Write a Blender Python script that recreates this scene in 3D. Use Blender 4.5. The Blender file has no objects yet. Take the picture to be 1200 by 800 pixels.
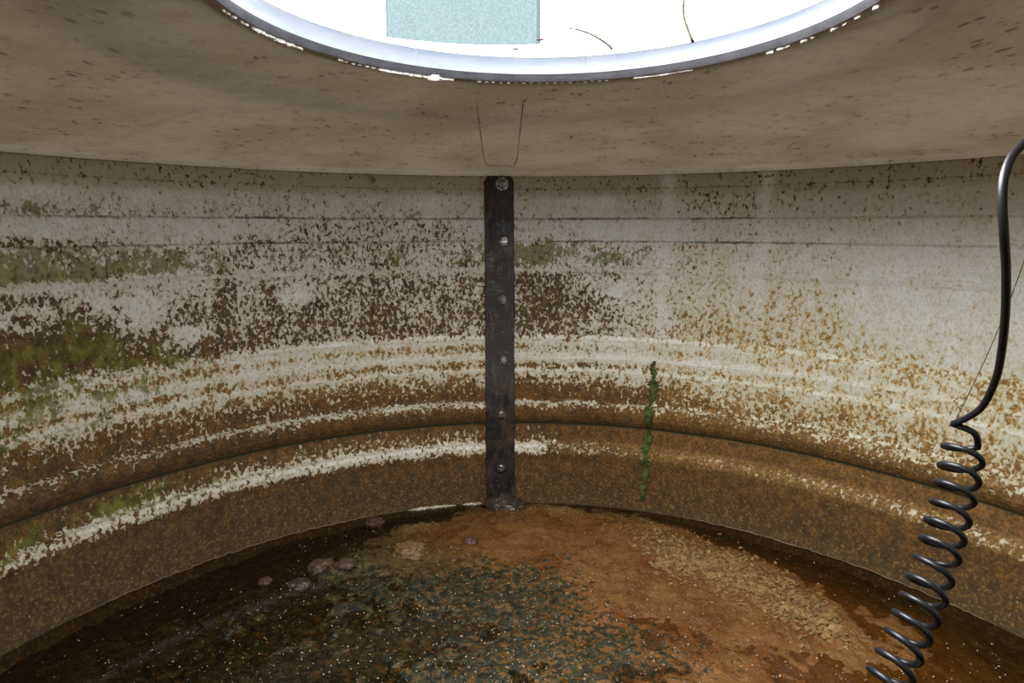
import bpy, bmesh, math, random
import numpy as np
from mathutils import Vector, Matrix

random.seed(7)
rng = np.random.default_rng(11)
C = bpy.context.scene.collection
PI = math.pi

# ------------------------------------------------------------------ survey
F, CX, CY, CZ = 718.0, -0.0225, -0.52, 0.0          # camera in tank units (tank radius 1 m)
YAW, PIT = -0.0105, 0.1832
FWD = Vector((math.sin(YAW) * math.cos(PIT), math.cos(YAW) * math.cos(PIT), -math.sin(PIT)))
RGT = Vector((math.cos(YAW), -math.sin(YAW), 0))
UP = RGT.cross(FWD)
CAM = Vector((CX, CY, CZ))

def ray(x, y):
    return FWD + RGT * ((x - 600) / F) + UP * ((400 - y) / F)
def at_depth(x, y, d):
    return CAM + ray(x, y) * d
def at_z(x, y, z):
    r = ray(x, y); return CAM + r * ((z - CZ) / r.z)
def at_r(x, y, R):
    r = ray(x, y)
    a = r.x ** 2 + r.y ** 2; b = 2 * (CAM.x * r.x + CAM.y * r.y); c = CAM.x ** 2 + CAM.y ** 2 - R * R
    return CAM + r * ((-b + math.sqrt(b * b - 4 * a * c)) / (2 * a))
def image_x(P):
    d = P - np.array(CAM)
    Y = d @ np.array(FWD)
    return 600 + F * (d @ np.array(RGT)) / np.maximum(Y, 1e-3), Y
def lev(yc, inset=0.0):                              # height of a ring from its level at the joint strap
    return at_r(585, yc, 1 - inset).z

# ------------------------------------------------------------------ helpers
def tag(o, label=None, cat=None, group=None, kind=None):
    if label: o['label'] = label
    if cat: o['category'] = cat
    if group: o['group'] = group
    if kind: o['kind'] = kind
    return o
def empty(name, loc):
    o = bpy.data.objects.new(name, None); C.objects.link(o); o.location = loc
    o.empty_display_size = 0.03
    return o
def link(name, me, mat, parent=None, smooth=True):
    o = bpy.data.objects.new(name, me); C.objects.link(o)
    if mat: me.materials.append(mat)
    if smooth:
        me.polygons.foreach_set('use_smooth', [True] * len(me.polygons))
    if parent:
        o.parent = parent
        o.matrix_parent_inverse = Matrix.Translation(parent.location).inverted()
    return o
def bm_obj(name, bm, mat, parent=None, smooth=True):
    me = bpy.data.meshes.new(name); bm.to_mesh(me); bm.free()
    return link(name, me, mat, parent, smooth)
def grid_mesh(name, P, wrap=False, flip=False):      # P: (n, m, 3)
    n, m = P.shape[:2]
    idx = np.arange(n * m).reshape(n, m)
    if wrap: idx = np.concatenate([idx, idx[:1]], 0)
    a, b, c, d = idx[:-1, :-1], idx[1:, :-1], idx[1:, 1:], idx[:-1, 1:]
    q = np.stack([a, b, c, d] if not flip else [a, d, c, b], -1).reshape(-1, 4)
    me = bpy.data.meshes.new(name)
    me.from_pydata(P.reshape(-1, 3).tolist(), [], q.tolist())
    me.update()
    return me
def set_attr(me, name, rgba):
    at = me.attributes.new(name, 'FLOAT_COLOR', 'POINT')
    at.data.foreach_set('color', np.ascontiguousarray(rgba, dtype=np.float32).ravel())
def tube(pts, rad, seg=12, cap=True):
    bm = bmesh.new()
    pts = [Vector(p) for p in pts]; n = len(pts)
    rads = rad if hasattr(rad, '__len__') else [rad] * n
    t0 = (pts[1] - pts[0]).normalized()
    nrm = t0.orthogonal().normalized()
    rings = []; prev = t0
    for i in range(n):
        t = (pts[min(i + 1, n - 1)] - pts[max(i - 1, 0)]).normalized()
        q = prev.rotation_difference(t); nrm = q @ nrm
        nrm = (nrm - t * nrm.dot(t)).normalized(); prev = t
        b = t.cross(nrm)
        rings.append([bm.verts.new(pts[i] + (nrm * math.cos(2 * PI * k / seg) + b * math.sin(2 * PI * k / seg)) * rads[i]) for k in range(seg)])
    for i in range(n - 1):
        for k in range(seg):
            bm.faces.new((rings[i][k], rings[i][(k + 1) % seg], rings[i + 1][(k + 1) % seg], rings[i + 1][k]))
    if cap:
        bm.faces.new(rings[0][::-1]); bm.faces.new(rings[-1])
    return bm
def spline(pts, n=12):
    pts = [Vector(p) for p in pts]; out = []
    for i in range(len(pts) - 1):
        p0 = pts[max(i - 1, 0)]; p1 = pts[i]; p2 = pts[i + 1]; p3 = pts[min(i + 2, len(pts) - 1)]
        for k in range(n):
            t = k / n
            out.append(0.5 * ((2 * p1) + (p2 - p0) * t + (2 * p0 - 5 * p1 + 4 * p2 - p3) * t * t + (3 * p1 - p0 - 3 * p2 + p3) * t ** 3))
    out.append(pts[-1]); return out

def vnoise(x, y, seed=0):                            # smooth lattice noise 0..1
    xi = np.floor(x).astype(np.int64); yi = np.floor(y).astype(np.int64)
    fx = x - xi; fy = y - yi
    fx = fx * fx * (3 - 2 * fx); fy = fy * fy * (3 - 2 * fy)
    def h(a, b):
        v = (a * 374761393 + b * 668265263 + seed * 974634777) & 0xffffffff
        v = ((v ^ (v >> 13)) * 1274126177) & 0xffffffff
        return ((v ^ (v >> 16)) & 0xffff) / 65535.0
    return (h(xi, yi) * (1 - fx) + h(xi + 1, yi) * fx) * (1 - fy) + (h(xi, yi + 1) * (1 - fx) + h(xi + 1, yi + 1) * fx) * fy
def fbm(x, y, seed=0, oct=4):
    s = 0; a = .5; t = 0
    for o in range(oct):
        s = s + a * vnoise(x * 2 ** o + 17.3 * o, y * 2 ** o + 5.1 * o, seed + o); t += a; a *= .55
    return s / t
def sstep(a, b, x):
    t = np.clip((x - a) / (b - a), 0, 1); return t * t * (3 - 2 * t)

# ------------------------------------------------------------------ node helper
class N:
    def __init__(s, name):
        s.m = bpy.data.materials.new(name); s.m.use_nodes = True
        s.t = s.m.node_tree; s.t.nodes.clear()
        s.out = s.t.nodes.new('ShaderNodeOutputMaterial')
    def lk(s, v, sock):
        if isinstance(v, bpy.types.NodeSocket): s.t.links.new(v, sock)
        elif v is not None: sock.default_value = v
    def n(s, t, **kw):
        nd = s.t.nodes.new(t)
        for k, v in kw.items(): setattr(nd, k, v)
        return nd
    def coord(s): return s.n('ShaderNodeTexCoord').outputs['Object']
    def attr(s, name):
        a = s.n('ShaderNodeAttribute', attribute_name=name)
        sp = s.n('ShaderNodeSeparateColor'); s.t.links.new(a.outputs['Color'], sp.inputs[0])
        return sp.outputs[0], sp.outputs[1], sp.outputs[2], a.outputs['Alpha']
    def scale(s, v, sc):
        m = s.n('ShaderNodeMapping'); s.lk(v, m.inputs['Vector']); m.inputs['Scale'].default_value = sc
        return m.outputs[0]
    def noise(s, v, scale, detail=3, rough=.55, dist=0):
        n = s.n('ShaderNodeTexNoise'); s.lk(v, n.inputs['Vector'])
        n.inputs['Scale'].default_value = scale; n.inputs['Detail'].default_value = detail
        n.inputs['Roughness'].default_value = rough; n.inputs['Distortion'].default_value = dist
        return n.outputs['Fac']
    def voro(s, v, scale, rnd=1, feature='F1'):
        n = s.n('ShaderNodeTexVoronoi', feature=feature); s.lk(v, n.inputs['Vector'])
        n.inputs['Scale'].default_value = scale; n.inputs['Randomness'].default_value = rnd
        return n.outputs['Distance']
    def math(s, op, a, b=0, c=None, clamp=False):
        n = s.n('ShaderNodeMath', operation=op, use_clamp=clamp)
        s.lk(a, n.inputs[0]); s.lk(b, n.inputs[1])
        if c is not None: s.lk(c, n.inputs[2])
        return n.outputs[0]
    def mr(s, v, a, b, c=0., d=1., smooth=True):
        n = s.n('ShaderNodeMapRange', interpolation_type='SMOOTHSTEP' if smooth else 'LINEAR')
        s.lk(v, n.inputs[0]); s.lk(a, n.inputs[1]); s.lk(b, n.inputs[2]); s.lk(c, n.inputs[3]); s.lk(d, n.inputs[4])
        return n.outputs[0]
    def mix(s, f, a, b, blend='MIX'):
        n = s.n('ShaderNodeMix', data_type='RGBA', blend_type=blend)
        s.lk(f, n.inputs[0])
        s.lk(a + (1,) if isinstance(a, tuple) else a, n.inputs[6]); s.lk(b + (1,) if isinstance(b, tuple) else b, n.inputs[7])
        return n.outputs[2]
    def bump(s, h, strength=.3, dist=.002, nrm=None):
        n = s.n('ShaderNodeBump'); s.lk(h, n.inputs['Height'])
        n.inputs['Strength'].default_value = strength; n.inputs['Distance'].default_value = dist
        if nrm: s.lk(nrm, n.inputs['Normal'])
        return n.outputs[0]
    def pbsdf(s, col, rough=.5, metal=0., nrm=None, spec=.5):
        n = s.n('ShaderNodeBsdfPrincipled')
        s.lk(col + (1,) if isinstance(col, tuple) else col, n.inputs['Base Color'])
        s.lk(rough, n.inputs['Roughness']); s.lk(metal, n.inputs['Metallic'])
        s.lk(spec, n.inputs['Specular IOR Level'])
        if nrm: s.lk(nrm, n.inputs['Normal'])
        return n.outputs[0]
    def translucent(s, col, nrm=None):
        n = s.n('ShaderNodeBsdfTranslucent'); s.lk(col + (1,) if isinstance(col, tuple) else col, n.inputs[0])
        return n.outputs[0]
    def add(s, a, b):
        n = s.n('ShaderNodeAddShader'); s.lk(a, n.inputs[0]); s.lk(b, n.inputs[1]); return n.outputs[0]
    def end(s, sh): s.t.links.new(sh, s.out.inputs[0]); return s.m

def mat_simple(name, col, rough=.5, metal=0., col2=None, sc=60, bump=.2, spec=.5):
    k = N(name); v = k.coord(); f = k.noise(v, sc, 4, .6)
    c = k.mix(k.mr(f, .35, .65), col, col2 or tuple(x * .6 for x in col))
    return k.end(k.pbsdf(c, rough, metal, k.bump(f, bump, .002), spec))

# tuning
SKY = 27.0
T_WALL, T_CEIL, T_COLLAR = 0.004, 0.0125, 0.035

# ------------------------------------------------------------------ materials
def make_wall_mat():
    k = N('stained_fibreglass'); v = k.coord()
    c, h, g, t = k.attr('stain'); d, o, cl, _ = k.attr('stain_and_shade')
    vs = k.scale(v, (1, 1, .72))
    n1 = k.noise(vs, 128, 3, .6, .5)
    n2 = k.noise(vs, 240, 3, .6)
    n3 = k.noise(vs, 26, 3, .55)
    nn = k.math('ADD', k.math('MULTIPLY', n1, .68), k.math('ADD', k.math('MULTIPLY', n2, .24), k.math('MULTIPLY', n3, .08)))
    th = k.mr(c, 0., 1., .68, .325, smooth=False)
    m = k.mr(nn, k.math('SUBTRACT', th, .022), k.math('ADD', th, .035))
    # base white gelcoat with yellowish film
    base = k.mix(k.mr(n3, .3, .7), (.66, .665, .61), (.58, .58, .50))
    film = k.math('MULTIPLY', t, k.mr(nn, .38, .62, .78, 1.))
    base = k.mix(film, base, (.245, .195, .115))
    base = k.mix(k.math('MULTIPLY', k.mr(n2, .44, .62), .42), base, (.41, .39, .28))
    # faint stain halo round the crisp deposits
    halo = k.mr(nn, k.math('SUBTRACT', th, .14), th, 0., .68)
    hcol = k.mix(h, (.40, .335, .21), (.46, .335, .11))
    base = k.mix(halo, base, hcol)
    # deposits
    nm = k.noise(vs, 55, 3, .6); n5 = k.noise(v, 170, 2, .6)
    dk = k.mix(k.mr(nm, .35, .65), (.042, .027, .010), (.120, .074, .027))
    ru = k.mix(k.mr(nm, .3, .7), (.060, .022, .0040), (.165, .064, .010))
    oc = k.mix(k.mr(nm, .3, .7), (.30, .165, .045), (.44, .26, .085))
    st = k.mix(k.mr(h, 0., .45, smooth=False), dk, ru)
    st = k.mix(k.mr(h, .45, 1., smooth=False), st, oc)
    st = k.mix(1., st, k.mix(k.mr(n5, .36, .64), (.50, .48, .46), (1.12, 1.12, 1.12)), 'MULTIPLY')
    st = k.mix(k.math('MULTIPLY', o, .38), st, (.022, .012, .004))  # lower wall's deeper shade put into the deposit colour
    # ochre grains on the dark bottom band
    gr = k.math('MULTIPLY', k.mr(n5, .57, .67), o)
    st = k.mix(k.math('MULTIPLY', gr, .6), st, (.27, .145, .038))
    col = k.mix(k.math('MULTIPLY', m, .93), base, st)
    # algae
    gth = k.mr(g, 0., 1., .70, .30, smooth=False)
    gnn = k.math('ADD', k.math('MULTIPLY', k.noise(vs, 62, 4, .65), .7), k.math('MULTIPLY', n2, .3))
    gm = k.mr(gnn, k.math('SUBTRACT', gth, .05), k.math('ADD', gth, .06))
    col = k.mix(k.math('MULTIPLY', gm, .88), col, k.mix(k.mr(nm, .35, .65), (.075, .080, .015), (.18, .165, .040)))
    # dirt lines lying in the steps, and shade painted under the bead
    dm = k.mr(nn, k.math('SUBTRACT', .60, k.math('MULTIPLY', d, .40)), k.math('SUBTRACT', .72, k.math('MULTIPLY', d, .36)))
    col = k.mix(k.math('MULTIPLY', dm, k.mr(d, .05, .9, 0., .9)), col, (.050, .050, .028))
    # sparse specks
    sp = k.mr(k.voro(v, 70), .10, .05)
    sp2 = k.math('MULTIPLY', sp, k.mr(k.noise(v, 14, 2), .52, .62))
    col = k.mix(k.math('MULTIPLY', sp2, .7), col, (.07, .045, .025))
    bh = k.math('ADD', k.math('MULTIPLY', m, .6), k.math('MULTIPLY', n2, .5))
    nrm = k.bump(bh, .45, .0025)
    rough = k.mr(m, 0., 1., .38, .8, smooth=False)
    tr = k.mix(1., col, (T_WALL, T_WALL, T_WALL), 'MULTIPLY')
    return k.end(k.add(k.pbsdf(col, rough, 0., nrm, k.mr(m, 0., 1., .45, .04, smooth=False)), k.translucent(tr)))

def make_ceiling_mat():
    k = N('dirty_fibreglass_roof'); v = k.coord()
    a, b, c2, _ = k.attr('stain')
    n3 = k.noise(v, 5, 4, .6); n1 = k.noise(v, 40, 4, .65); n2 = k.noise(v, 150, 3, .6)
    col = k.mix(k.mr(n3, .35, .68), (.375, .31, .22), (.27, .215, .135))
    col = k.mix(k.mr(n1, .45, .75, 0., .35), col, (.25, .18, .10))
    col = k.mix(k.math('MULTIPLY', k.mr(n2, .5, .7), .3), col, (.19, .14, .085))
    col = k.mix(k.math('MULTIPLY', a, .32), col, (.50, .45, .36))  # light on the rounded lip painted as a paler colour
    vd = k.n('ShaderNodeTexNoise'); k.lk(v, vd.inputs['Vector']); vd.inputs['Scale'].default_value = 9
    sp = k.mr(k.voro(k.scale(v, (1, .42, 1)), 105), .40, .22)
    zone = k.mr(k.noise(v, 5, 3, .6), .36, .60, .12, 1.)
    pick = k.mr(k.noise(v, 40, 1), .55, .60)
    spm = k.math('MULTIPLY', k.math('MULTIPLY', sp, zone), pick)
    sp2 = k.mr(k.voro(k.scale(v, (1, .42, 1)), 230), .42, .22)
    spm2 = k.math('MULTIPLY', k.math('MULTIPLY', sp2, k.mr(k.noise(v, 4.5, 3), .36, .60, .15, 1.)), k.mr(k.noise(v, 70, 1), .54, .60))
    col = k.mix(k.math('MAXIMUM', k.math('MULTIPLY', spm, .85), k.math('MULTIPLY', spm2, .6)), col, (.085, .05, .022))
    lm = k.math('MULTIPLY', b, k.mr(n1, .3, .6, .35, 1.))
    col = k.mix(lm, col, (.12, .085, .045))
    nrm = k.bump(k.math('ADD', k.math('MULTIPLY', spm, .8), k.math('MULTIPLY', n2, .35)), .35, .002)
    tr = k.mix(1., col, (T_CEIL, T_CEIL, T_CEIL), 'MULTIPLY')
    return k.end(k.add(k.pbsdf(col, .5, 0., nrm, .4), k.translucent(tr)))

def make_sediment_mat():
    k = N('wet_iron_sediment'); v = k.coord()
    orn, teal, pale, dark = k.attr('stain')
    n1 = k.noise(v, 60, 5, .65, .5); n2 = k.noise(v, 170, 3, .6); n3 = k.noise(v, 11, 4, .6)
    n4 = k.noise(k.scale(v, (1, 1.2, 1)), 85, 5, .72, .6)
    col = k.mix(k.mr(n1, .35, .65), (.040, .028, .009), (.105, .072, .023))
    oc = k.mix(k.mr(n3, .35, .65), (.105, .037, .008), (.155, .070, .019))
    oc = k.mix(k.mr(n2, .5, .75, 0., .55), oc, (.24, .14, .058))
    col = k.mix(orn, col, oc)
    ta = k.mr(n4, k.math('SUBTRACT', .74, k.math('MULTIPLY', teal, .30)), k.math('SUBTRACT', .79, k.math('MULTIPLY', teal, .29)))
    col = k.mix(k.math('MULTIPLY', ta, .92), col, k.mix(k.mr(n1, .4, .6), (.007, .012, .008), (.022, .030, .016)))
    col = k.mix(k.math('MULTIPLY', dark, .85), col, k.mix(k.mr(n1, .4, .65), (.018, .016, .009), (.042, .033, .014)))
    col = k.mix(k.math('MULTIPLY', pale, k.mr(n2, .42, .6)), col, (.34, .22, .085))
    nrm = k.bump(k.math('ADD', n1, k.math('MULTIPLY', n2, .8)), .7, .006)
    return k.end(k.pbsdf(col, k.mr(n2, .4, .6, .30, .6), 0., nrm, .18))

def make_water_mat():
    k = N('shallow_murky_water'); v = k.coord()
    nrm = k.bump(k.noise(v, 16, 2), .12, .004)
    fr = k.n('ShaderNodeFresnel'); fr.inputs[0].default_value = 1.33; k.lk(nrm, fr.inputs['Normal'])
    tp = k.n('ShaderNodeBsdfTransparent'); tp.inputs[0].default_value = (.70, .62, .45, 1)
    gl = k.n('ShaderNodeBsdfGlossy'); gl.inputs['Roughness'].default_value = .06; k.lk(nrm, gl.inputs['Normal'])
    gl.inputs[0].default_value = (1, 1, 1, 1)
    mx = k.n('ShaderNodeMixShader'); k.lk(fr.outputs[0], mx.inputs[0]); k.lk(tp.outputs[0], mx.inputs[1]); k.lk(gl.outputs[0], mx.inputs[2])
    return k.end(mx.outputs[0])

def make_strap_mat():
    k = N('corroded_black_steel'); v = k.coord()
    n1 = k.noise(v, 30, 5, .65); n2 = k.noise(v, 160, 3, .6); d = k.noise(k.scale(v, (1, 1, .3)), 60, 3)
    col = k.mix(k.mr(n1, .4, .62), (.013, .0125, .013), (.030, .022, .017))
    col = k.mix(k.mr(d, .50, .68, 0., .6), col, (.085, .055, .034))
    col = k.mix(k.mr(n2, .62, .72, 0., .7), col, (.20, .18, .155))
    return k.end(k.pbsdf(col, k.mr(n1, .4, .6, .38, .6), .15, k.bump(k.math('ADD', n1, n2), .45, .002), .35))

def make_collar_mat():
    k = N('milky_collar'); v = k.coord()
    f = k.noise(k.scale(v, (1, 1, 3)), 18, 3)
    col = k.mix(k.mr(f, .35, .65), (.64, .67, .73), (.55, .60, .69))
    return k.end(k.add(k.pbsdf(col, .35, 0., None, .5), k.translucent(k.mix(1., col, (T_COLLAR,) * 3, 'MULTIPLY'))))

M_WALL, M_CEIL, M_SED, M_WATER, M_STRAP, M_COLLAR = make_wall_mat(), make_ceiling_mat(), make_sediment_mat(), make_water_mat(), make_strap_mat(), make_collar_mat()
M_BOLT = mat_simple('worn_bolt_steel', (.34, .33, .32), .30, .7, (.075, .06, .05), 120, .3)
M_GASKET = mat_simple('grey_rubber_gasket', (.022, .020, .024), .7, 0, (.045, .041, .045), 40, .3)
M_SEAL = mat_simple('white_sealant', (.80, .78, .74), .6, 0, (.62, .56, .48), 120, .4)
M_CORD = mat_simple('black_cord_rubber', (.006, .006, .0065), .38, 0, (.008, .008, .0085), 200, .05, .30)
M_FLAKE = mat_simple('pale_ochre_flakes', (.27, .17, .060), .45, 0, (.15, .088, .030), 40, .2)
M_LUMP = mat_simple('tan_mud_lump', (.20, .115, .046), .42, 0, (.10, .052, .019), 110, 1.)
M_LUMPP = mat_simple('pinkish_mud_lump', (.11, .062, .036), .4, 0, (.055, .032, .016), 120, 1.)
M_MOSS = mat_simple('green_algae', (.022, .040, .008), .75, 0, (.100, .115, .034), 75, 1., .1)
M_CRUST = mat_simple('pale_mineral_crust', (.62, .56, .43), .6, 0, (.40, .34, .20), 90, .8)
M_DEBRIS = mat_simple('black_wet_debris', (.028, .026, .022), .35, 0, (.075, .055, .03), 70, .8)
M_CONC = mat_simple('blue_grey_render', (.027, .0365, .038), .9, 0, (.019, .0275, .029), 90, .9, .08)
M_GROUND = mat_simple('pale_gravel', (.34, .32, .28), .9, 0, (.24, .22, .19), 30, .6)
M_GRASS = mat_simple('dry_grass', (.018, .016, .011), .8, 0, (.012, .010, .007), 30, .2, 0.)
M_DIRT = mat_simple('dark_dirt_crumb', (.012, .008, .007), .9, 0, (.02, .012, .010), 90, .4, 0.)
M_SEAM = mat_simple('brown_seam_dirt', (.14, .10, .06), .8, 0, (.25, .19, .12), 90, .2)
M_THREAD = mat_simple('brown_thread', (.12, .085, .05), .7, 0, (.2, .14, .08), 90, .1)
k = N('pale_glint_speck'); M_GLINT = k.end(k.pbsdf((.40, .33, .25), .10, 0., None, 1.))  # pale colour for the specks that stand in for glints

# ------------------------------------------------------------------ the wall
JOINT = at_r(585, 300, 1); TJ = math.atan2(JOINT.y, JOINT.x)        # angle of the bolted joint
prof = [(203, 0), (224, 0), (226, .001), (230, .003), (255.5, .003), (258, .0075), (281.5, .008), (284, .0135), (312, .0145), (315.5, .019), (319, .018), (322, .016),
        (392, .018), (397, .021), (401, .027), (411, .029), (415, .030), (419, .035), (430, .036), (434, .041), (440, .041), (466, .040), (469, .043),
        (471, .050), (474, .0575), (478, .0625), (482, .064), (487, .0615), (491, .055), (494, .047), (496, .040), (499, .039), (515, .041), (518, .045), (521, .053), (525, .058),
        (531, .060), (538, .056), (550, .055), (575, .057), (592, .060), (612, .062)]
pk = np.array([p[0] for p in prof], float); pin = np.array([p[1] for p in prof])
# rows: height z and 'level' (level = position down the joint)
yl = np.unique(np.concatenate([np.linspace(203, 612, 300), np.linspace(466, 500, 40), pk]))
ins = np.interp(yl, pk, pin)
zl = np.array([lev(y, i) for y, i in zip(yl, ins)])

xk = [0, 90, 190, 300, 450, 560, 610, 690, 775, 850, 950, 1050, 1200]
def row(*v): return list(v) + [v[-1]] * (13 - len(v))
COV = {203: row(.3), 226: row(.28), 230: row(.22, .2, .16, .18, .2, .16, .22, .15, .25, .35, .22, .18, .15), 255: row(.28, .22, .2, .2, .25, .2, .25, .12, .2, .3, .25, .2, .15),
       262: row(.25, .2, .12, .2, .4, .35, .2, .08, .08, .25, .2, .15, .1), 280: row(.55, .42, .15, .35, .42, .32, .35, .2, .12, .22, .15, .1, .1),
       288: row(.3, .3, .3, .38, .38, .3, .35, .25, .3, .25, .15, .08, .05), 311: row(.4, .35, .3, .4, .42, .35, .4, .3, .32, .3, .15, .08, .05),
       316: row(.2, .2, .2, .25, .25, .2, .25, .2, .2, .15, .08, .05, .04), 322: row(.55, .38, .25, .42, .48, .5, .68, .48, .32, .3, .2, .1, .05),
       345: row(.82, .6, .38, .52, .52, .55, .62, .5, .34, .34, .3, .12, .08), 370: row(.85, .8, .6, .56, .6, .58, .62, .55, .40, .40, .38, .18, .1),
       388: row(.78, .76, .65, .58, .62, .6, .58, .5, .38, .42, .42, .3, .2), 395: row(.5, .5, .45, .32, .32, .3, .4, .32, .32, .35, .48, .50, .48),
       401: row(.3, .3, .3, .2, .2, .2, .25, .2, .22, .2, .36, .38, .36), 407: row(.65, .6, .55, .5, .55, .5, .5, .45, .42, .36, .36, .38, .38),  # light on the ledge tops put in as thinner deposit
       413: row(.35, .35, .35, .3, .3, .3, .3, .28, .28, .25, .3, .36, .38), 420: row(.2, .2, .2, .2, .22, .2, .2, .15, .15, .15, .22, .32, .36),
       427: row(.62, .62, .6, .56, .6, .6, .66, .62, .52, .42, .42, .42, .42), 434: row(.28, .25, .25, .25, .3, .3, .32, .32, .32, .32, .32, .32, .32),
       442: row(.58, .52, .52, .52, .56, .56, .62, .6, .52, .46, .46, .46, .42), 456: row(.8, .76, .7, .7, .74, .75, .82, .8, .7, .56, .5, .5, .5),
       467: row(.92, .86, .8, .8, .82, .86, .92, .9, .8, .6, .5, .5, .5), 471: row(.5, .46, .42, .4, .42, .34, .3, .4, .45, .5, .52, .52, .52),  # bead's lit crest put in as thinner deposit
       475: row(.72, .68, .64, .6, .58, .5, .55, .62, .66, .62, .58, .58, .56), 482: row(.95, .95, .9, .86, .86, .9, .92, .95, .9, .8, .74, .72, .7),
       495: row(1, 1, 1, 1, 1, 1, 1, 1, 1, .98, .95, .95, .95), 500: row(.9, .86, .8, .8, .8, .76, .76, .95, 1),
       514: row(.78, .72, .66, .62, .62, .6, .66, .92, 1, 1, 1, .97, .95), 520: row(.52, .42, .36, .32, .3, .28, .2, .66, .7, .7, .66, .6, .6),
       528: row(.5, .46, .4, .36, .32, .33, .28, .72, .82, .82, .76, .7, .7), 536: row(.95, .95, .92, .92, .95, .97, .95, 1), 546: row(1), 612: row(1)}
HUE = {203: row(.15), 316: row(.1, .1, .1, .1, .1, .1, .08, .1, .5, .85, .95, 1), 390: row(.25, .25, .22, .2, .22, .22, .1, .15, .7, .95, 1),
       400: row(.7, .7, .75, .8, .8, .75, .6, .6, .85, 1), 445: row(.5, .5, .55, .6, .6, .55, .45, .45, .55, .8, .9, .9, .9), 460: row(.3, .3, .35, .4, .4, .4, .4, .4, .5, .65, .7, .75, .75),
       482: row(.25, .28, .35, .4, .42, .42, .42, .42, .5, .55, .58, .6, .6), 512: row(.3, .35, .4, .5, .55, .5, .45, .45, .5, .52, .55, .55, .55), 522: row(.5, .5, .5, .5, .5, .5, .5, .6, .7, .8, .8, .8, .8),
       540: row(.26, .28, .34, .38, .42, .44, .46, .4, .44, .46, .48, .5, .46), 575: row(.2, .2, .22, .26, .3, .33, .42, .38, .38, .38, .38, .38, .34), 612: row(.1)}
GRN = {203: row(0), 230: row(.28, .25, .22, .2, .22, .2, .3, .1, .02, 0), 255: row(.42, .4, .36, .32, .36, .3, .36, .15, .02, 0), 262: row(.15, .12, .08, .1, .2, .15, .3, .15, 0), 280: row(.3, .25, .1, .2, .25, .2, .45, .3, .05, 0),
       290: row(.72, .76, .66, .34, .36, .4, .62, .52, .2, .05, 0), 308: row(.84, .84, .7, .34, .38, .42, .62, .55, .2, .05, 0), 315: row(.2, .2, .15, .1, .1, .1, .15, .1, 0), 330: row(.2, .15, .05, .05, .1, .1, .2, .1, 0, 0),
       352: row(.42, .3, .12, .05, .15, .12, .22, .12, .05, 0), 372: row(.66, .56, .28, .12, .18, .12, .2, .15, .05, 0), 390: row(.6, .54, .36, .16, .14, .1, .15, .12, 0), 410: row(.5, .45, .32, .14, .05, 0),
       430: row(.4, .32, .2, .08, 0), 460: row(.15, .1, 0), 490: row(.05, .05, 0), 505: row(.5, .55, .45, .25, .1, .02, 0), 516: row(.4, .42, .35, .2, .1, .1, .2, 0), 530: row(.1, .1, .05, 0), 612: row(0)}
FILM = {203: row(1), 222: row(.95), 228: row(.62, .62, .62, .6, .6, .6, .6, .62, .7, .75, .75, .72, .7), 234: row(.22, .22, .25, .28, .3, .3, .34, .3, .42, .52, .55, .55, .52), 256: row(.2, .2, .2, .2, .22, .25, .22, .2, .3, .42, .45, .45, .42),
        262: row(.1, .1, .05, .08, .2, .15, .1, .05, .06, .3, .3, .28, .28), 284: row(.15, .15, .1, .12, .2, .15, .12, .08, .12, .25, .25, .22, .2), 316: row(.15, .1, .1, .12, .15, .2, .15, .15, .15, .15, .12, .08, .06), 350: row(.1, .05, .05, .1, .12, .12, .15, .12, .18, .18, .15, .05, .03),
        395: row(.15, .15, .15, .2, .2, .2, .2, .2, .2, .2, .2, .15, .12), 420: row(.2, .2, .2, .22, .25, .25, .25, .25, .22, .2, .2, .18, .18), 472: row(.2), 524: row(.15, .15, .15, .15, .15, .12, .1, .5, .55, .4, .4, .4, .4), 612: row(.3)}
def field(tab, X, Y):
    ys = np.array(sorted(tab)); V = np.array([tab[y] for y in ys])
    cols = np.stack([np.interp(X, xk, V[i]) for i in range(len(ys))], 0)          # rows x points
    i = np.clip(np.searchsorted(ys, Y, side='right') - 1, 0, len(ys) - 2)
    f = np.clip((Y - ys[i]) / (ys[i + 1] - ys[i]), 0, 1)
    j = np.arange(len(X))
    return cols[i, j] * (1 - f) + cols[i + 1, j] * f

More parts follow.
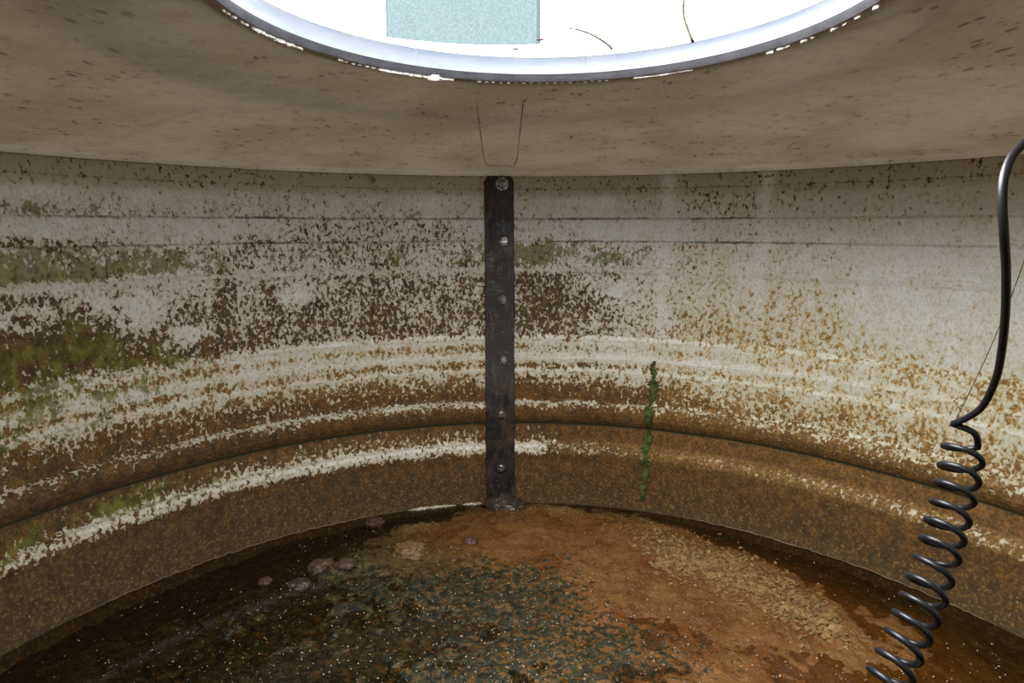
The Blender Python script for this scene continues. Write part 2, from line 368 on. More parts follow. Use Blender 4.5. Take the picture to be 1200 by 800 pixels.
def wall(name, t0, t1, fine, dz):
    # angles: fine steps in front of the viewer, coarse ones behind
    s = np.sign(t1 - t0)
    a = np.concatenate([np.arange(0, math.radians(82), math.radians(.3)), np.linspace(math.radians(82), abs(t1 - t0), 60)])
    th = t0 + s * a
    T, Yv = np.meshgrid(th, yl, indexing='ij'); Z = np.broadcast_to(zl, T.shape).copy(); I = np.broadcast_to(ins, T.shape)
    wob = (fbm(T * 9, Yv * .02, 3) - .5) * .004
    R = 1 - I + wob * .4
    P = np.stack([R * np.cos(T), R * np.sin(T), Z + dz * sstep(0, .5, np.abs(T - TJ)) * 0 + (fbm(T * 5, Yv * 0, 9) - .5) * .003], -1)
    me = grid_mesh(name, P, flip=(s < 0))
    flat = P.reshape(-1, 3)
    X, dep = image_x(np.stack([np.cos(T).ravel(), np.sin(T).ravel(), np.full(T.size, -.15)], 1))
    X = np.where(dep > .15, X, np.where(flat[:, 0] > 0, 1200, 0)); X = np.clip(X, 0, 1200)
    tt = T.ravel(); y = Yv.ravel()
    Xn = X + (fbm(tt * 14, y * .05, 21) - .5) * 110
    yn = y + (fbm(tt * 10, y * .01, 31) - .5) * 3 + (fbm(tt * 45, y * .02, 41) - .5) * 3
    cv = field(COV, Xn, yn); hu = field(HUE, Xn, y); gn = field(GRN, Xn, yn); fi = field(FILM, Xn, yn)
    patch = (fbm(tt * 22, y * .045, 51, 3) - .5)
    edge = np.minimum(cv, 1 - cv) * 2
    cv = cv + patch * .42 * np.clip(edge, 0, 1)
    gn = gn + (fbm(tt * 18, y * .06, 61, 3) - .5) * .7 * np.minimum(gn * 2, 1)
    # wiped vertical strips
    for xs, w, y0, y1 in ((777, 9, 200, 400), (888, 8, 200, 372), (505, 5, 230, 290)):
        k_ = np.exp(-((X - xs + (fbm(tt * 4, y * .03, 77) - .5) * 8) / w) ** 2) * sstep(y0, y0 + 10, y) * (1 - sstep(y1 - 30, y1, y))
        cv = cv * (1 - .55 * k_); fi = fi * (1 - .8 * k_); gn = gn * (1 - .8 * k_)
    # bare white patches
    for xs, ys_, wx, wy in ((55, 268, 60, 9), (120, 332, 40, 10), (160, 345, 35, 16), (250, 268, 60, 10), (210, 371, 26, 12), (345, 340, 22, 8), (20, 340, 35, 10), (50, 238, 60, 6),
                            (190, 236, 30, 7), (735, 268, 60, 12), (730, 340, 20, 14), (700, 238, 30, 7), (510, 240, 28, 8), (555, 265, 18, 8)):
        k_ = np.exp(-(((X - xs) / wx) ** 2 + ((y - ys_) / wy) ** 2) ** 1.5) * sstep(.25, .5, fbm(tt * 40, y * .12, 83))
        cv = cv * (1 - .8 * k_); fi = fi * (1 - k_); gn = gn * (1 - .8 * k_)
    # dirt in the steps, plus painted shade in the groove under the bead
    def ln(y0, w, a): return np.exp(-((y - y0) / w) ** 2) * a
    amp = np.clip(.35 + 1.1 * (fbm(tt * 13, y * 0, 91) - .25), 0, 1)
    l2 = np.interp(X, [0, 600, 850, 950], [1, .9, .75, .25]); l3 = np.interp(X, [0, 450, 560, 950, 1000, 1200], [1, .9, .7, .9, .45, .4])
    d = ln(256.5, 1.7, 1) * l2 * amp + ln(283, 1.7, 1) * l3 * amp + ln(222, 1.6, .55) + ln(205.5, 2, .9) + ln(229, 1.2, .35) * np.interp(X, [0, 500, 1200], [1, .6, .3]) \
        + ln(319.5, 2.0, .75) * np.interp(X, [0, 560, 605, 760, 900], [.5, .6, 1, .6, .1]) * amp + ln(495.5, 1.8, 1) + ln(589, 3, .5) \
        + ln(213, 2.2, .75) * sstep(.58, .66, fbm(tt * 30, y * .1, 95)) * np.interp(X, [700, 850, 1200], [0, 1, 1])
    oc = sstep(540, 580, y) * np.interp(X, [0, 300, 700, 1200], [.9, .9, .7, .55]) + .25 * sstep(500, 540, y) + .25 * sstep(476, 482, y)  # ochre grain mask; also paints shade on lower wall and bead underside
    cl = lambda v: np.clip(v, 0, 1)
    set_attr(me, 'stain', np.stack([cl(cv), cl(hu), cl(gn), cl(fi)], 1))
    set_attr(me, 'stain_and_shade', np.stack([cl(d), cl(oc), d * 0, d * 0 + 1], 1))
    return tag(link(name, me, M_WALL), kind='structure')
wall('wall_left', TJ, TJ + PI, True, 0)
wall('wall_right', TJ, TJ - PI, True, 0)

# ------------------------------------------------------------------ the ceiling
ZH = at_z(640, 96, 1).z and .1705
RH = .2555
ze = lev(206, .006)
cp = [(1.004, ze + .004), (.996, ze - .001), (.990, ze - .0012), (.984, ze + .0005), (.975, ze + .004), (.962, ze + .0065), (.94, ze + .0085), (.90, ze + .0115), (.80, ze + .0185), (.62, ze + .031), (.45, ze + .0405), (.33, ZH - .0035), (.29, ZH - .0012), (RH + .004, ZH), (RH, ZH + .001), (RH, ZH + .004)]
cr = np.array([p[0] for p in cp]); cz = np.array([p[1] for p in cp])
s_ = np.concatenate([[0], np.cumsum(np.hypot(np.diff(cr), np.diff(cz)))])
ss = np.unique(np.concatenate([np.linspace(0, s_[-1], 150), s_]))
rr = np.interp(ss, s_, cr); zz = np.interp(ss, s_, cz)
th = np.linspace(0, 2 * PI, 721)[:-1]
T, Rr = np.meshgrid(th, rr, indexing='ij'); Zr = np.broadcast_to(zz, T.shape)
warp = (fbm(np.cos(T) * 3 + 7, np.sin(T) * 3 + Rr * 2, 5) - .5) * .006 * sstep(.27, .4, Rr) * (1 - sstep(.92, .98, Rr))
P = np.stack([Rr * np.cos(T), Rr * np.sin(T), Zr + warp], -1)
me = grid_mesh('ceiling', P, wrap=True)
lip_light = np.exp(-((Rr - .968) / .012) ** 2) * .7 + np.exp(-((Rr - .985) / .01) ** 2) * .3
ln_ = np.exp(-((Rr - .997) / .005) ** 2) * .8
# an arc-shaped smear right of the hatch, one left of it
for (xa, ya, xb, yb, xc_, yc_) in ((975, 62, 1050, 40, 1130, 5), (150, 150, 190, 138, 240, 128), (855, 183, 872, 177, 900, 177)):
    pts = [at_z(*q, .155) for q in ((xa, ya), (xb, yb), (xc_, yc_))]
    cu = spline(pts, 10)
    dmin = np.full(T.shape, 9.)
    for q in cu: dmin = np.minimum(dmin, np.hypot(P[..., 0] - q.x, P[..., 1] - q.y))
    ln_ = ln_ + np.exp(-(dmin / .006) ** 2) * .45
cl = lambda v: np.clip(v, 0, 1)
set_attr(me, 'stain', np.stack([cl(lip_light), cl(ln_), lip_light * 0, lip_light * 0 + 1], -1).reshape(-1, 4))
tag(link('ceiling', me, M_CEIL), kind='structure')

def ceil_z(r): return float(np.interp(-r, -cr, cz))
def on_ceil(x, y, off=0.):
    z = .14
    for _ in range(6):
        p = at_z(x, y, z); z = ceil_z(min(.98, math.hypot(p.x, p.y)))
    p.z = z - off; return p
# broken seam of a tapered patch in the roof above the strap
q = [(559, 124), (567, 186), (572, 195), (602, 195), (606, 186), (613, 122)]
seam = bmesh.new()
for seg in (q,):
    pts = []
    for a, b in zip(seg[:-1], seg[1:]):
        for i in range(8): pts.append(on_ceil(a[0] + (b[0] - a[0]) * i / 8, a[1] + (b[1] - a[1]) * i / 8, .0004))
    pts.append(on_ceil(*seg[-1], .0004))
    tb = tube(pts, [.0011 * (.25 + random.random()) for _ in pts], 6)
    m_ = bpy.data.meshes.new('t'); tb.to_mesh(m_); tb.free(); seam.from_mesh(m_); bpy.data.meshes.remove(m_)
tag(bm_obj('roof_seam', seam, M_SEAM), 'thin dark tapered seam line in the roof directly above the black strap', 'seam')

# ------------------------------------------------------------------ the hatch collar
col = empty('hatch_collar', (0, 0, ZH))
def ring(name, sect, mat, parent, seg=256, ctr=(0, 0), jit=0):
    th = np.linspace(0, 2 * PI, seg + 1)[:-1]
    s2 = sect + sect[:1]
    P = np.array([[((r + (jit * random.uniform(-1, 1) if jit else 0)) * math.cos(t) + ctr[0], r * math.sin(t) + ctr[1], z) for r, z in s2] for t in th])
    return link(name, grid_mesh(name, P, wrap=True), mat, parent)
ring('gasket', [(RH - .0015, ZH + .0005), (RH - .003, ZH + .0035), (RH - .0015, ZH + .009), (RH + .012, ZH + .009), (RH + .012, ZH + .0045)], M_GASKET, col)
ring('collar_wall', [(RH - .001, ZH + .0092), (RH - .0005, ZH + .020), (RH + .002, ZH + .0285), (RH + .006, ZH + .030), (RH + .010, ZH + .0285), (RH + .010, ZH + .0095)], M_COLLAR, col)
# torn sealant clinging under the gasket: built as chips along the rim
def rim_angle(x, y):
    p = at_z(x, y, ZH); return math.atan2(p.y, p.x)
chips = [(262, 12, .4), (268, 16, .6), (276, 20, .6), (296, 25, .6), (300, 28, .5)] + [(308 + i * 4.2, 33 + i * 2.0, random.uniform(.5, 1.1)) for i in range(12)] + [(400 + i * 7, 70 + i * 2., random.uniform(.3, .6)) for i in range(6)] \
    + [(444 + i * 4, 82 + i * .9, random.uniform(.6, 1.0)) for i in range(14)] + [(500, 93, 1.5), (505, 94, 1.7), (509, 95, 1.2), (520, 95, .8), (526, 95, .7)] + [(560 + i * 9, 97, random.uniform(.15, .35)) for i in range(18)] \
    + [(745 + i * 5, 91 - i * .7, random.uniform(.25, .6)) for i in range(14)] + [(912, 62, .8), (922, 58, .7), (930, 55, .5), (948, 48, .7), (956, 44, .4), (982, 34, .8), (992, 28, .4), (1006, 20, .7), (1032, 8, .9)]
for x, y, s in chips:
    a = rim_angle(x, y); r = RH + .0025; bm = bmesh.new()
    c0 = Vector((r * math.cos(a), r * math.sin(a), ZH - .0003))
    tv = Vector((-math.sin(a), math.cos(a), 0)); rv = Vector((math.cos(a), math.sin(a), 0))
    n = 7; vs = []; vb = []
    for i in range(n):
        g = 2 * PI * i / n; w = random.uniform(.6, 1.2)
        d = tv * (math.cos(g) * .0042 * w * (s + .4)) + rv * (math.sin(g) * .0032 * w * s)
        vs.append(bm.verts.new(c0 + d + Vector((0, 0, .002)))); vb.append(bm.verts.new(c0 + d * .8 + Vector((0, 0, -.0018 * s * random.uniform(.5, 1.4)))))
    bm.faces.new(vb)
    for i in range(n): bm.faces.new((vs[i], vs[(i + 1) % n], vb[(i + 1) % n], vb[i]))
    bmesh.ops.recalc_face_normals(bm, faces=bm.faces)
    bm_obj('sealant_chip', bm, M_SEAL, col, False)
# two pale scratches on the collar
for i, x in enumerate((483, 683)):
    a = rim_angle(x, 90); p0 = Vector(((RH - .0012) * math.cos(a), (RH - .0012) * math.sin(a), ZH + .0105))
    p1 = p0 + Vector((.0, 0, .016)); pm = (p0 + p1) / 2 + Vector((.0012 * i, 0, 0))
    bm_obj('scratch', tube(spline([p0 + Vector((-.003 * i, 0, 0)), pm, p1], 6), .0006, 6), M_SEAL, col)
tag(col, 'white milky collar ring with dark gasket around the open roof hatch', 'hatch')

# raised outer ring standing on the roof round the hatch, seen only over the collar
OUT = Vector((-.045, .105, 0))
outer = ring('outer_hatch_ring', [(.365, ZH + .007), (.365, ZH + .0985), (.369, ZH + .1015), (.374, ZH + .1015), (.377, ZH + .0985), (.377, ZH + .007)], M_COLLAR, None, 256, (OUT.x, OUT.y))
tag(outer, 'white raised outer ring behind the collar, in front of the blue-grey pillar', 'ring')
# ------------------------------------------------------------------ floor, sediment, water
ZF = lev(590, .06)
bm = bmesh.new(); bmesh.ops.create_circle(bm, cap_ends=True, radius=1.03, segments=96)
bmesh.ops.translate(bm, verts=bm.verts, vec=(0, 0, ZF - .03))
r_ = bmesh.ops.extrude_face_region(bm, geom=bm.faces[:])
bmesh.ops.translate(bm, verts=[v for v in r_['geom'] if isinstance(v, bmesh.types.BMVert)], vec=(0, 0, -.03))
bmesh.ops.recalc_face_normals(bm, faces=bm.faces)
tag(bm_obj('floor', bm, M_GROUND, smooth=False), kind='structure')

ZW = ZF + .001
st = .0055
gx = np.arange(-.98, .981, st); gy = np.arange(-.98, .981, st)
# polar-clipped grid: map the square onto the disc
U, V = np.meshgrid(np.linspace(-1, 1, 380), np.linspace(-1, 1, 380), indexing='ij')
DX = U * np.sqrt(1 - V * V / 2); DY = V * np.sqrt(1 - U * U / 2)
RB = .938
X = DX * RB; Y = DY * RB
rad = np.hypot(X, Y)
def to_img(X, Y, Z):
    d = np.stack([X - CAM.x, Y - CAM.y, Z - CAM.z], -1)
    yv = d @ np.array(FWD); yv2 = np.maximum(yv, .05)
    return 600 + F * (d @ np.array(RGT)) / yv2, 400 - F * (d @ np.array(UP)) / yv2
def fpos(x, y): 
    p = at_z(x, y, ZF); return p.x, p.y
def blob(x, y, rx, ry, ang=0, pw=1.):                # soft patch at a measured floor position, sizes in metres
    px, py = fpos(x, y); c, s = math.cos(ang), math.sin(ang)
    dx = (X - px) * c + (Y - py) * s; dy = -(X - px) * s + (Y - py) * c
    return np.exp(-((dx / rx) ** 2 + (dy / ry) ** 2) ** pw)
wx = (fbm(X * 6 + 3, Y * 6, 101) - .5); wy = (fbm(X * 6 + 9, Y * 6 + 4, 102) - .5)
hgt = -.014 + .020 * blob(640, 625, .34, .22) + .016 * blob(640, 760, .65, .55, 0, 2) + .012 * blob(870, 690, .26, .12, -.7) + .006 * blob(700, 605, .18, .06)
hgt = hgt + (fbm(X * 60, Y * 60, 107, 3) - .5) * .010 + (fbm(X * 9, Y * 9, 103) - .5) * .018 + (fbm(X * 34, Y * 34, 104) - .5) * .009 + (fbm(X * 95, Y * 95, 105, 2) - .5) * .0035
for (x, y, w, h) in ((490, 622, .05, .010), (640, 600, .07, .010), (715, 632, .05, .011), (780, 622, .05, .008), (440, 655, .06, .010), (395, 668, .04, .010), (560, 600, .05, .008)):
    hgt = hgt + 1.5 * h * blob(x, y, w, w * .6)
hgt = hgt - .012 * sstep(.80, .93, rad)
orn = .95 * blob(690, 640, .34, .20, -.2, 1.5) + .7 * blob(520, 620, .22, .08) + .85 * blob(860, 720, .42, .30, -.5, 1.5) + .22 * blob(640, 720, .5, .2) + .35 * blob(1050, 790, .4, .3) + .3 * blob(120, 745, .25, .06, .5) + .35 * blob(800, 790, .4, .12)
teal = .80 * blob(650, 770, .32, .14, 0, 1.3) + .6 * blob(480, 700, .36, .16, 0, 1.3) + .72 * blob(300, 730, .34, .2, 0, 1.4) + .5 * blob(620, 690, .2, .06) + .55 * blob(470, 790, .3, .12) + .6 * blob(210, 790, .25, .12) + .45 * blob(640, 660, .28, .06) + .25 * blob(900, 790, .3, .1)
pale = .55 * blob(492, 620, .05, .025) + .5 * blob(650, 606, .08, .02) + .5 * blob(718, 630, .05, .015) + .4 * blob(785, 612, .05, .02) + .3 * blob(690, 680, .06, .02) + .5 * blob(880, 690, .24, .07, -.85, 1.6)  # mound highlights painted pale; last blob is the flake streak
dark = .95 * blob(330, 640, .30, .16, .65, 1.6) + .9 * blob(120, 700, .28, .17, .75, 1.6) + .6 * blob(430, 610, .2, .05, .3) + .7 * blob(40, 770, .3, .15, .6) + .55 * blob(960, 640, .4, .06, -.75, 1.5) + .45 * blob(820, 605, .2, .05, -.4) + .5 * sstep(.85, .92, rad)
orn = orn + wx * .6; teal = teal + wy * .5; dark = dark + wx * .6
dark = dark * (1 - .6 * np.clip(blob(140, 752, .2, .035, .55), 0, 1))
Zs = ZF + hgt
me = grid_mesh('sediment', np.stack([X, Y, Zs], -1))
set_attr(me, 'stain', np.stack([cl(orn), cl(teal), cl(pale), cl(dark)], -1).reshape(-1, 4))
sed = link('sediment', me, M_SED)
tag(sed, 'orange-brown and dark green wet sediment covering the tank floor', 'sediment', kind='stuff')
def sed_z(x, y):
    i = np.argmin((X - x) ** 2 + (Y - y) ** 2); return float(Zs.ravel()[i])

rw = np.linspace(0, .9405, 40); thw = np.linspace(0, 2 * PI, 193)[:-1]
Tw, Rw = np.meshgrid(thw, rw[1:], indexing='ij')
me = grid_mesh('water', np.stack([Rw * np.cos(Tw), Rw * np.sin(Tw), 0 * Tw + ZW], -1), wrap=True, flip=True)
tag(link('water', me, M_WATER), 'shallow murky water lying along the foot of the wall', 'water', kind='stuff')

# pale flakes drifted into a streak at the right
fl = bmesh.new()
def add_flake(bm, p, s, tilt):
    n = random.randint(5, 7); rot = Matrix.Rotation(random.uniform(0, 2 * PI), 3, 'Z') @ Matrix.Rotation(random.gauss(0, tilt), 3, 'X') @ Matrix.Rotation(random.gauss(0, tilt), 3, 'Y')
    a = []; b = []
    for i in range(n):
        g = 2 * PI * i / n; w = random.uniform(.65, 1.25)
        d = Vector((math.cos(g) * s * w * 1.35, math.sin(g) * s * w * .8, 0))
        a.append(bm.verts.new(p + rot @ (d + Vector((0, 0, .0009))))); b.append(bm.verts.new(p + rot @ (d - Vector((0, 0, .0006)))))
    bm.faces.new(a); bm.faces.new(b[::-1])
    for i in range(n): bm.faces.new((a[i], b[i], b[(i + 1) % n], a[(i + 1) % n]))
cnt = 0
while cnt < 1700:
    t = random.random(); sp = random.gauss(0, 1)
    x = 770 + 215 * t + sp * 4; y = 640 + 100 * t ** 1.1 + sp * (10 + 9 * math.sin(PI * t))
    if t < .25 and random.random() < .45: x -= 40 * random.random(); 
    px, py = fpos(x, y); 
    if math.hypot(px, py) > .92: continue
    add_flake(fl, Vector((px, py, max(sed_z(px, py), ZW - .002) + .0015)), random.uniform(.0018, .0047), .25); cnt += 1
for i in range(160):
    x = random.uniform(765, 830); y = random.gauss(668, 6)
    px, py = fpos(x, y); add_flake(fl, Vector((px, py, max(sed_z(px, py), ZW - .002) + .0015)), random.uniform(.003, .006), .2)
tag(bm_obj('mineral_flakes', fl, M_FLAKE, smooth=False), 'pale ochre flakes drifted into a streak right of centre on the floor', 'flakes', kind='stuff')

# pale specks added as stand-ins for glints on the wet sediment
bb = bmesh.new(); n_b = 0
while n_b < 2000:
    x = random.uniform(-50, 1180); y = random.uniform(596, 830)
    w = .22 + .78 * math.exp(-((x - 520) / 300) ** 2)
    if random.random() > w or (x < 330 and y < 690): continue
    px, py = fpos(x, y)
    if math.hypot(px, py) > .90: continue
    s_r = random.choice((.0006, .0007, .0008, .0010, .0012, .0016))
    z = max(sed_z(px, py), ZW)
    bmesh.ops.create_icosphere(bb, subdivisions=1, radius=s_r, matrix=Matrix.Translation((px, py, z + s_r * .35)) @ Matrix.Rotation(random.random() * 6, 4, 'Z') @ Matrix.Diagonal((1.3, .8, .7, 1))); n_b += 1
tag(bm_obj('glint_specks', bb, M_GLINT), 'tiny pale added specks imitating glints on the wet sediment', 'glints', kind='stuff')

def lump(name, x, y, s, flat, mat, label, cat, seed):
    px, py = fpos(x, y); z = max(sed_z(px, py), ZW - .004)
    bm = bmesh.new(); bmesh.ops.create_icosphere(bm, subdivisions=5, radius=1)
    for v in bm.verts:
        n = fbm(np.array([v.co.x * 1.7 + seed * 3]), np.array([v.co.y * 1.7 + v.co.z]), seed)[0]
        n2 = fbm(np.array([v.co.x * 5 + seed]), np.array([v.co.y * 5 + v.co.z * 3]), seed + 4)[0]
        f = .66 + .6 * n + .34 * n2
        v.co = Vector((v.co.x * s * f, v.co.y * s * f * .85, v.co.z * s * f * flat))
    o = bm_obj(name, bm, mat); o.location = (px, py, z + s * flat * .02)
    return tag(o, label, cat, 'mud lumps on the floor')
lump('mud_lump', 481, 651, .034, .42, M_LUMP, 'largest rounded tan mud lump left of the strap foot', 'lump', 1)
lump('mud_lump', 552, 642, .016, .55, M_LUMPP, 'small pinkish mud lump just right of the largest tan lump', 'lump', 2)
lump('mud_lump', 376, 664, .026, .5, M_LUMPP, 'brown pink mud lump on the edge of the dark left water', 'lump', 3)
lump('mud_lump', 405, 668, .020, .45, M_LUMPP, 'low brown lump wedged between the pinkish edge lump and the tan lump', 'lump', 4)
lump('mud_lump', 311, 681, .014, .6, M_LUMPP, 'little round pink lump standing alone in the dark left water', 'lump', 5)
lump('mud_lump', 350, 684, .022, .45, M_DEBRIS, 'black wet lump beside the lone pink lump', 'lump', 6)
lump('mud_lump', 440, 611, .024, .35, M_LUMPP, 'low dull brown lump in the water close to the left wall foot', 'lump', 8)
# ------------------------------------------------------------------ strap with bolts
strap = empty('joint_strap', at_r(584, 592, .93))
sp_pts = [(205, .014), (225, .016), (283, .022), (320, .028), (395, .040), (430, .051), (465, .066), (500, .0715), (540, .073), (596, .074)]
ys_ = np.linspace(206, 594, 60); si = np.interp(ys_, [p[0] for p in sp_pts], [p[1] for p in sp_pts])
si = np.convolve(np.pad(si, 3, mode='edge'), np.ones(7) / 7, 'valid')
rv = Vector((math.cos(TJ), math.sin(TJ), 0)); tv = Vector((math.sin(TJ), -math.cos(TJ), 0))   # tv points to the right
def strap_pt(y, off_x, proud=0.):
    i = np.interp(y, ys_, si) + proud
    z = lev(y, i); return rv * (1 - i) + tv * off_x + Vector((0, 0, z))
HW = .0355; TK = .010
bm = bmesh.new(); rings = []
for y in ys_:
    e = min(1, (y - 206) / 6.)
    hw = HW - .008 * (1 - e) ** 2
    lean = -.002 * (y - 206) / 388
    a = [(-hw, -TK), (-hw, -.0015), (-hw + .0015, 0), (hw - .0015, 0), (hw, -.0015), (hw, -TK)]
    rings.append([bm.verts.new(strap_pt(y, ox + lean + random.gauss(0, .0004), pr)) for ox, pr in a])
for i in range(len(rings) - 1):
    for k_ in range(6): bm.faces.new((rings[i][k_], rings[i][(k_ + 1) % 6], rings[i + 1][(k_ + 1) % 6], rings[i + 1][k_]))
bm.faces.new(rings[0]); bm.faces.new(rings[-1])
bmesh.ops.recalc_face_normals(bm, faces=bm.faces)
bm_obj('bar', bm, M_STRAP, strap, False)
# lap joints of the bar: two thin raised edges
for y in (309, 448):
    bm = bmesh.new(); vs = [bm.verts.new(strap_pt(y + dy, ox, .0012 if j else -.001)) for j in (0, 1) for dy in (-1, 1) for ox in (-HW, HW)]
    bmesh.ops.convex_hull(bm, input=vs); bm_obj('lap_edge', bm, M_STRAP, strap, False)
def frame(y):
    n = -(rv); up = (strap_pt(y - 3, 0) - strap_pt(y + 3, 0)).normalized(); n = (tv.cross(up)); 
    if n.dot(rv) > 0: n = -n
    return tv, up, n.normalized()
def cylpart(bm, c, ax, u, v, r, h0, h1, seg, r2=None):
    a = [bm.verts.new(c + ax * h0 + (u * math.cos(2 * PI * k / seg) + v * math.sin(2 * PI * k / seg)) * r) for k in range(seg)]
    b = [bm.verts.new(c + ax * h1 + (u * math.cos(2 * PI * k / seg) + v * math.sin(2 * PI * k / seg)) * (r2 or r)) for k in range(seg)]
    bm.faces.new(a[::-1]); bm.faces.new(b)
    for k in range(seg): bm.faces.new((a[k], a[(k + 1) % seg], b[(k + 1) % seg], b[k]))
bolts = [(215.5, 588.5, 'round'), (283, 590.5, 'hex'), (351, 588.5, 'hex'), (422, 589.5, 'hex'), (485, 587.5, 'nut'), (547, 587, 'nut')]
for y, x, kind in bolts:
    u, up, n = frame(y)
    P_ = at_r(x, y, 1 - float(np.interp(y, ys_, si))); ox = (P_ - strap_pt(y, 0)).dot(tv)
    c = strap_pt(y, ox)
    bm = bmesh.new()
    rot = random.uniform(0, 1); u2 = u * math.cos(rot) + up * math.sin(rot); v2 = -u * math.sin(rot) + up * math.cos(rot)
    if kind == 'round':
        cylpart(bm, c, n, u, up, .0165, -.001, .0022, 28, .0155); cylpart(bm, c, n, u, up, .010, .0022, .0032, 24, .008); cylpart(bm, c, n, u, up, .0035, .003, .0075, 12, .002)
    else:
        cylpart(bm, c, n, u2, v2, .0115, .0015, .0095, 6, .0105); cylpart(bm, c, n, u2, v2, .0085, .0095, .011, 18, .006)
        if kind == 'nut': cylpart(bm, c, n, u2, v2, .0055, .010, .0165, 14, .0045)
    b = bm_obj('bolt', bm, M_BOLT, strap, False)
    if kind == 'round': b['label'] = 'flat round rivet head at the strap top'
    wb = bmesh.new(); cylpart(wb, c, n, u, up, .0165 if kind != 'round' else .0185, -.001, .0018, 24, .0155 if kind != 'round' else .0175)
    w = bm_obj('washer', wb, M_STRAP, None, False); w.parent = b; w.matrix_parent_inverse = Matrix.Identity(4)
tag(strap, 'black corroded upright joint strap with a row of bolts on the wall', 'strap')

# debris at its foot
o = lump('debris_clump', 588, 592, .046, .55, M_DEBRIS, 'black wet debris clump at the foot of the black strap', 'debris', 14)
o.location = strap_pt(590, .008, .012) ; o.location.z = ZF + .004
del o['group']
# crust along the water edge left of the strap
def crust(name, x0, x1, label, seed, mat, w=.004):
    pts = []; rads = []
    n = 70
    for i in range(n):
        t = i / (n - 1); x = x0 + (x1 - x0) * t
        p0 = at_r(x, 592, .939); a = math.atan2(p0.y, p0.x)
        r = .938 + random.gauss(0, .0008)
        pts.append(Vector((r * math.cos(a), r * math.sin(a), ZW + .002 + random.gauss(0, .0009))))
        rads.append(w * (.25 + .9 * abs(fbm(np.array([t * 9.]), np.array([seed * 1.]), seed)[0])) * (1 - abs(2 * t - 1) ** 6 * .8))
    return tag(bm_obj(name, tube(pts, rads, 8), mat), label, 'crust', 'mineral crust lines along the water edge')
crust('mineral_crust', 478, 534, 'longer white crust strip on the waterline left of the strap', 3, M_CRUST, .0048)
crust('mineral_crust', 543, 564, 'short white crust strip on the waterline touching the strap', 5, M_CRUST, .0048)
crust('mineral_crust', 60, 470, 'thin dull crust line on the waterline far left', 7, M_LUMP, .0022)
crust('mineral_crust', 790, 1190, 'thin dull crust line on the waterline under the right wall', 9, M_LUMP, .0020)

# algae streak down the right wall
def wall_pt(x, yc, proud):
    i = float(np.interp(yc, pk, pin)); p0 = at_r(x, 300, 1); a = math.atan2(p0.y, p0.x)
    r = 1 - i - proud; return Vector((r * math.cos(a), r * math.sin(a), lev(yc, i))), Vector((-math.sin(a), math.cos(a), 0)), Vector((-math.cos(a), -math.sin(a), 0))
bm = bmesh.new(); rows = []
yc = 418.; wds = []
while yc < 578:
    t = (yc - 418) / 160
    x = 774.5 - 7 * t + 1.2 * math.sin(yc * .13) + .8 * math.sin(yc * .41)
    p, tg, nr = wall_pt(x, yc, 0)
    w = (.0085 + .0045 * math.sin(yc * .32) * math.sin(yc * .11) + random.gauss(0, .0016)) * min(1, (yc - 415) / 14) * (1 if t < .9 else max(.3, (1 - t) / .1))
    w = max(w, .002)
    rows.append([bm.verts.new(p + tg * (w * q) + nr * ((.0010 + random.uniform(0, .0016)) * (1 - q * q) - .0004)) for q in (-1, -.6, -.2, .2, .6, 1)])
    yc += 1.3
for a, b in zip(rows[:-1], rows[1:]):
    for i in range(5): bm.faces.new((a[i], a[i + 1], b[i + 1], b[i]))
bmesh.ops.recalc_face_normals(bm, faces=bm.faces)
o = bm_obj('algae_streak', bm, M_MOSS)
sm = o.modifiers.new('thick', 'SOLIDIFY'); sm.thickness = .001
tag(o, 'green algae streak running down the rusty lower wall right of the strap', 'algae')

# thin thread on the right wall
pts = []
for i in range(40):
    t = i / 39; x = 1204 - 84 * t + 5 * math.sin(t * 3); yimg = 295 + 195 * t
    p = at_r(x, yimg, .985); rad_ = math.hypot(p.x, p.y)
    # find local wall radius at this height
    ri = 1 - float(np.interp(-p.z, -zl, ins)); p2 = at_r(x, yimg, ri - .0006); pts.append(p2)
tag(bm_obj('thread', tube(pts, .0008, 6), M_THREAD), 'thin brown thread clinging slantwise to the pale right wall behind the cord', 'thread')

# ------------------------------------------------------------------ coiled cord
WR = .00265
lead_px = [(1200, 167.6, .39), (1185, 184.6, .385), (1176, 210, .38), (1174.5, 242, .38), (1176.6, 276, .385), (1179, 318, .40), (1178, 369, .42), (1173.7, 412, .445), (1167, 444, .47), (1152, 475, .50), (1134, 489, .52), (1116, 496.5, .535)]
lead = [at_depth(*p) for p in lead_px]
p0 = lead[0]
dr = (lead[0] - lead[1]).normalized()
gl = p0 + dr * .09 + RGT * .01; gl.z = ceil_z(math.hypot(gl.x, gl.y))
lead = [gl - Vector((0, 0, .012)), gl - Vector((.002, .0, .030)), p0 + dr * .045] + lead
lead = spline(lead, 10)
lefts = [(1116, 496.5), (1108.7, 526), (1105, 549), (1100, 569.6), (1095, 591.7), (1088, 614), (1082, 636), (1075.5, 657.5), (1067, 681), (1058.6, 703), (1050, 721), (1040.7, 741), (1030, 764.6), (1019.5, 786)]
rights = [(1150, 519.5), (1146, 543), (1142, 564), (1136.7, 587), (1131, 611), (1125, 632), (1119, 653), (1111, 681), (1103.6, 702), (1095, 725.5), (1086, 750), (1075.5, 775), (1066, 798)]
cord = empty('coiled_cord', (gl.x, gl.y, gl.z))
axis = []; radii = []
nT = len(rights)
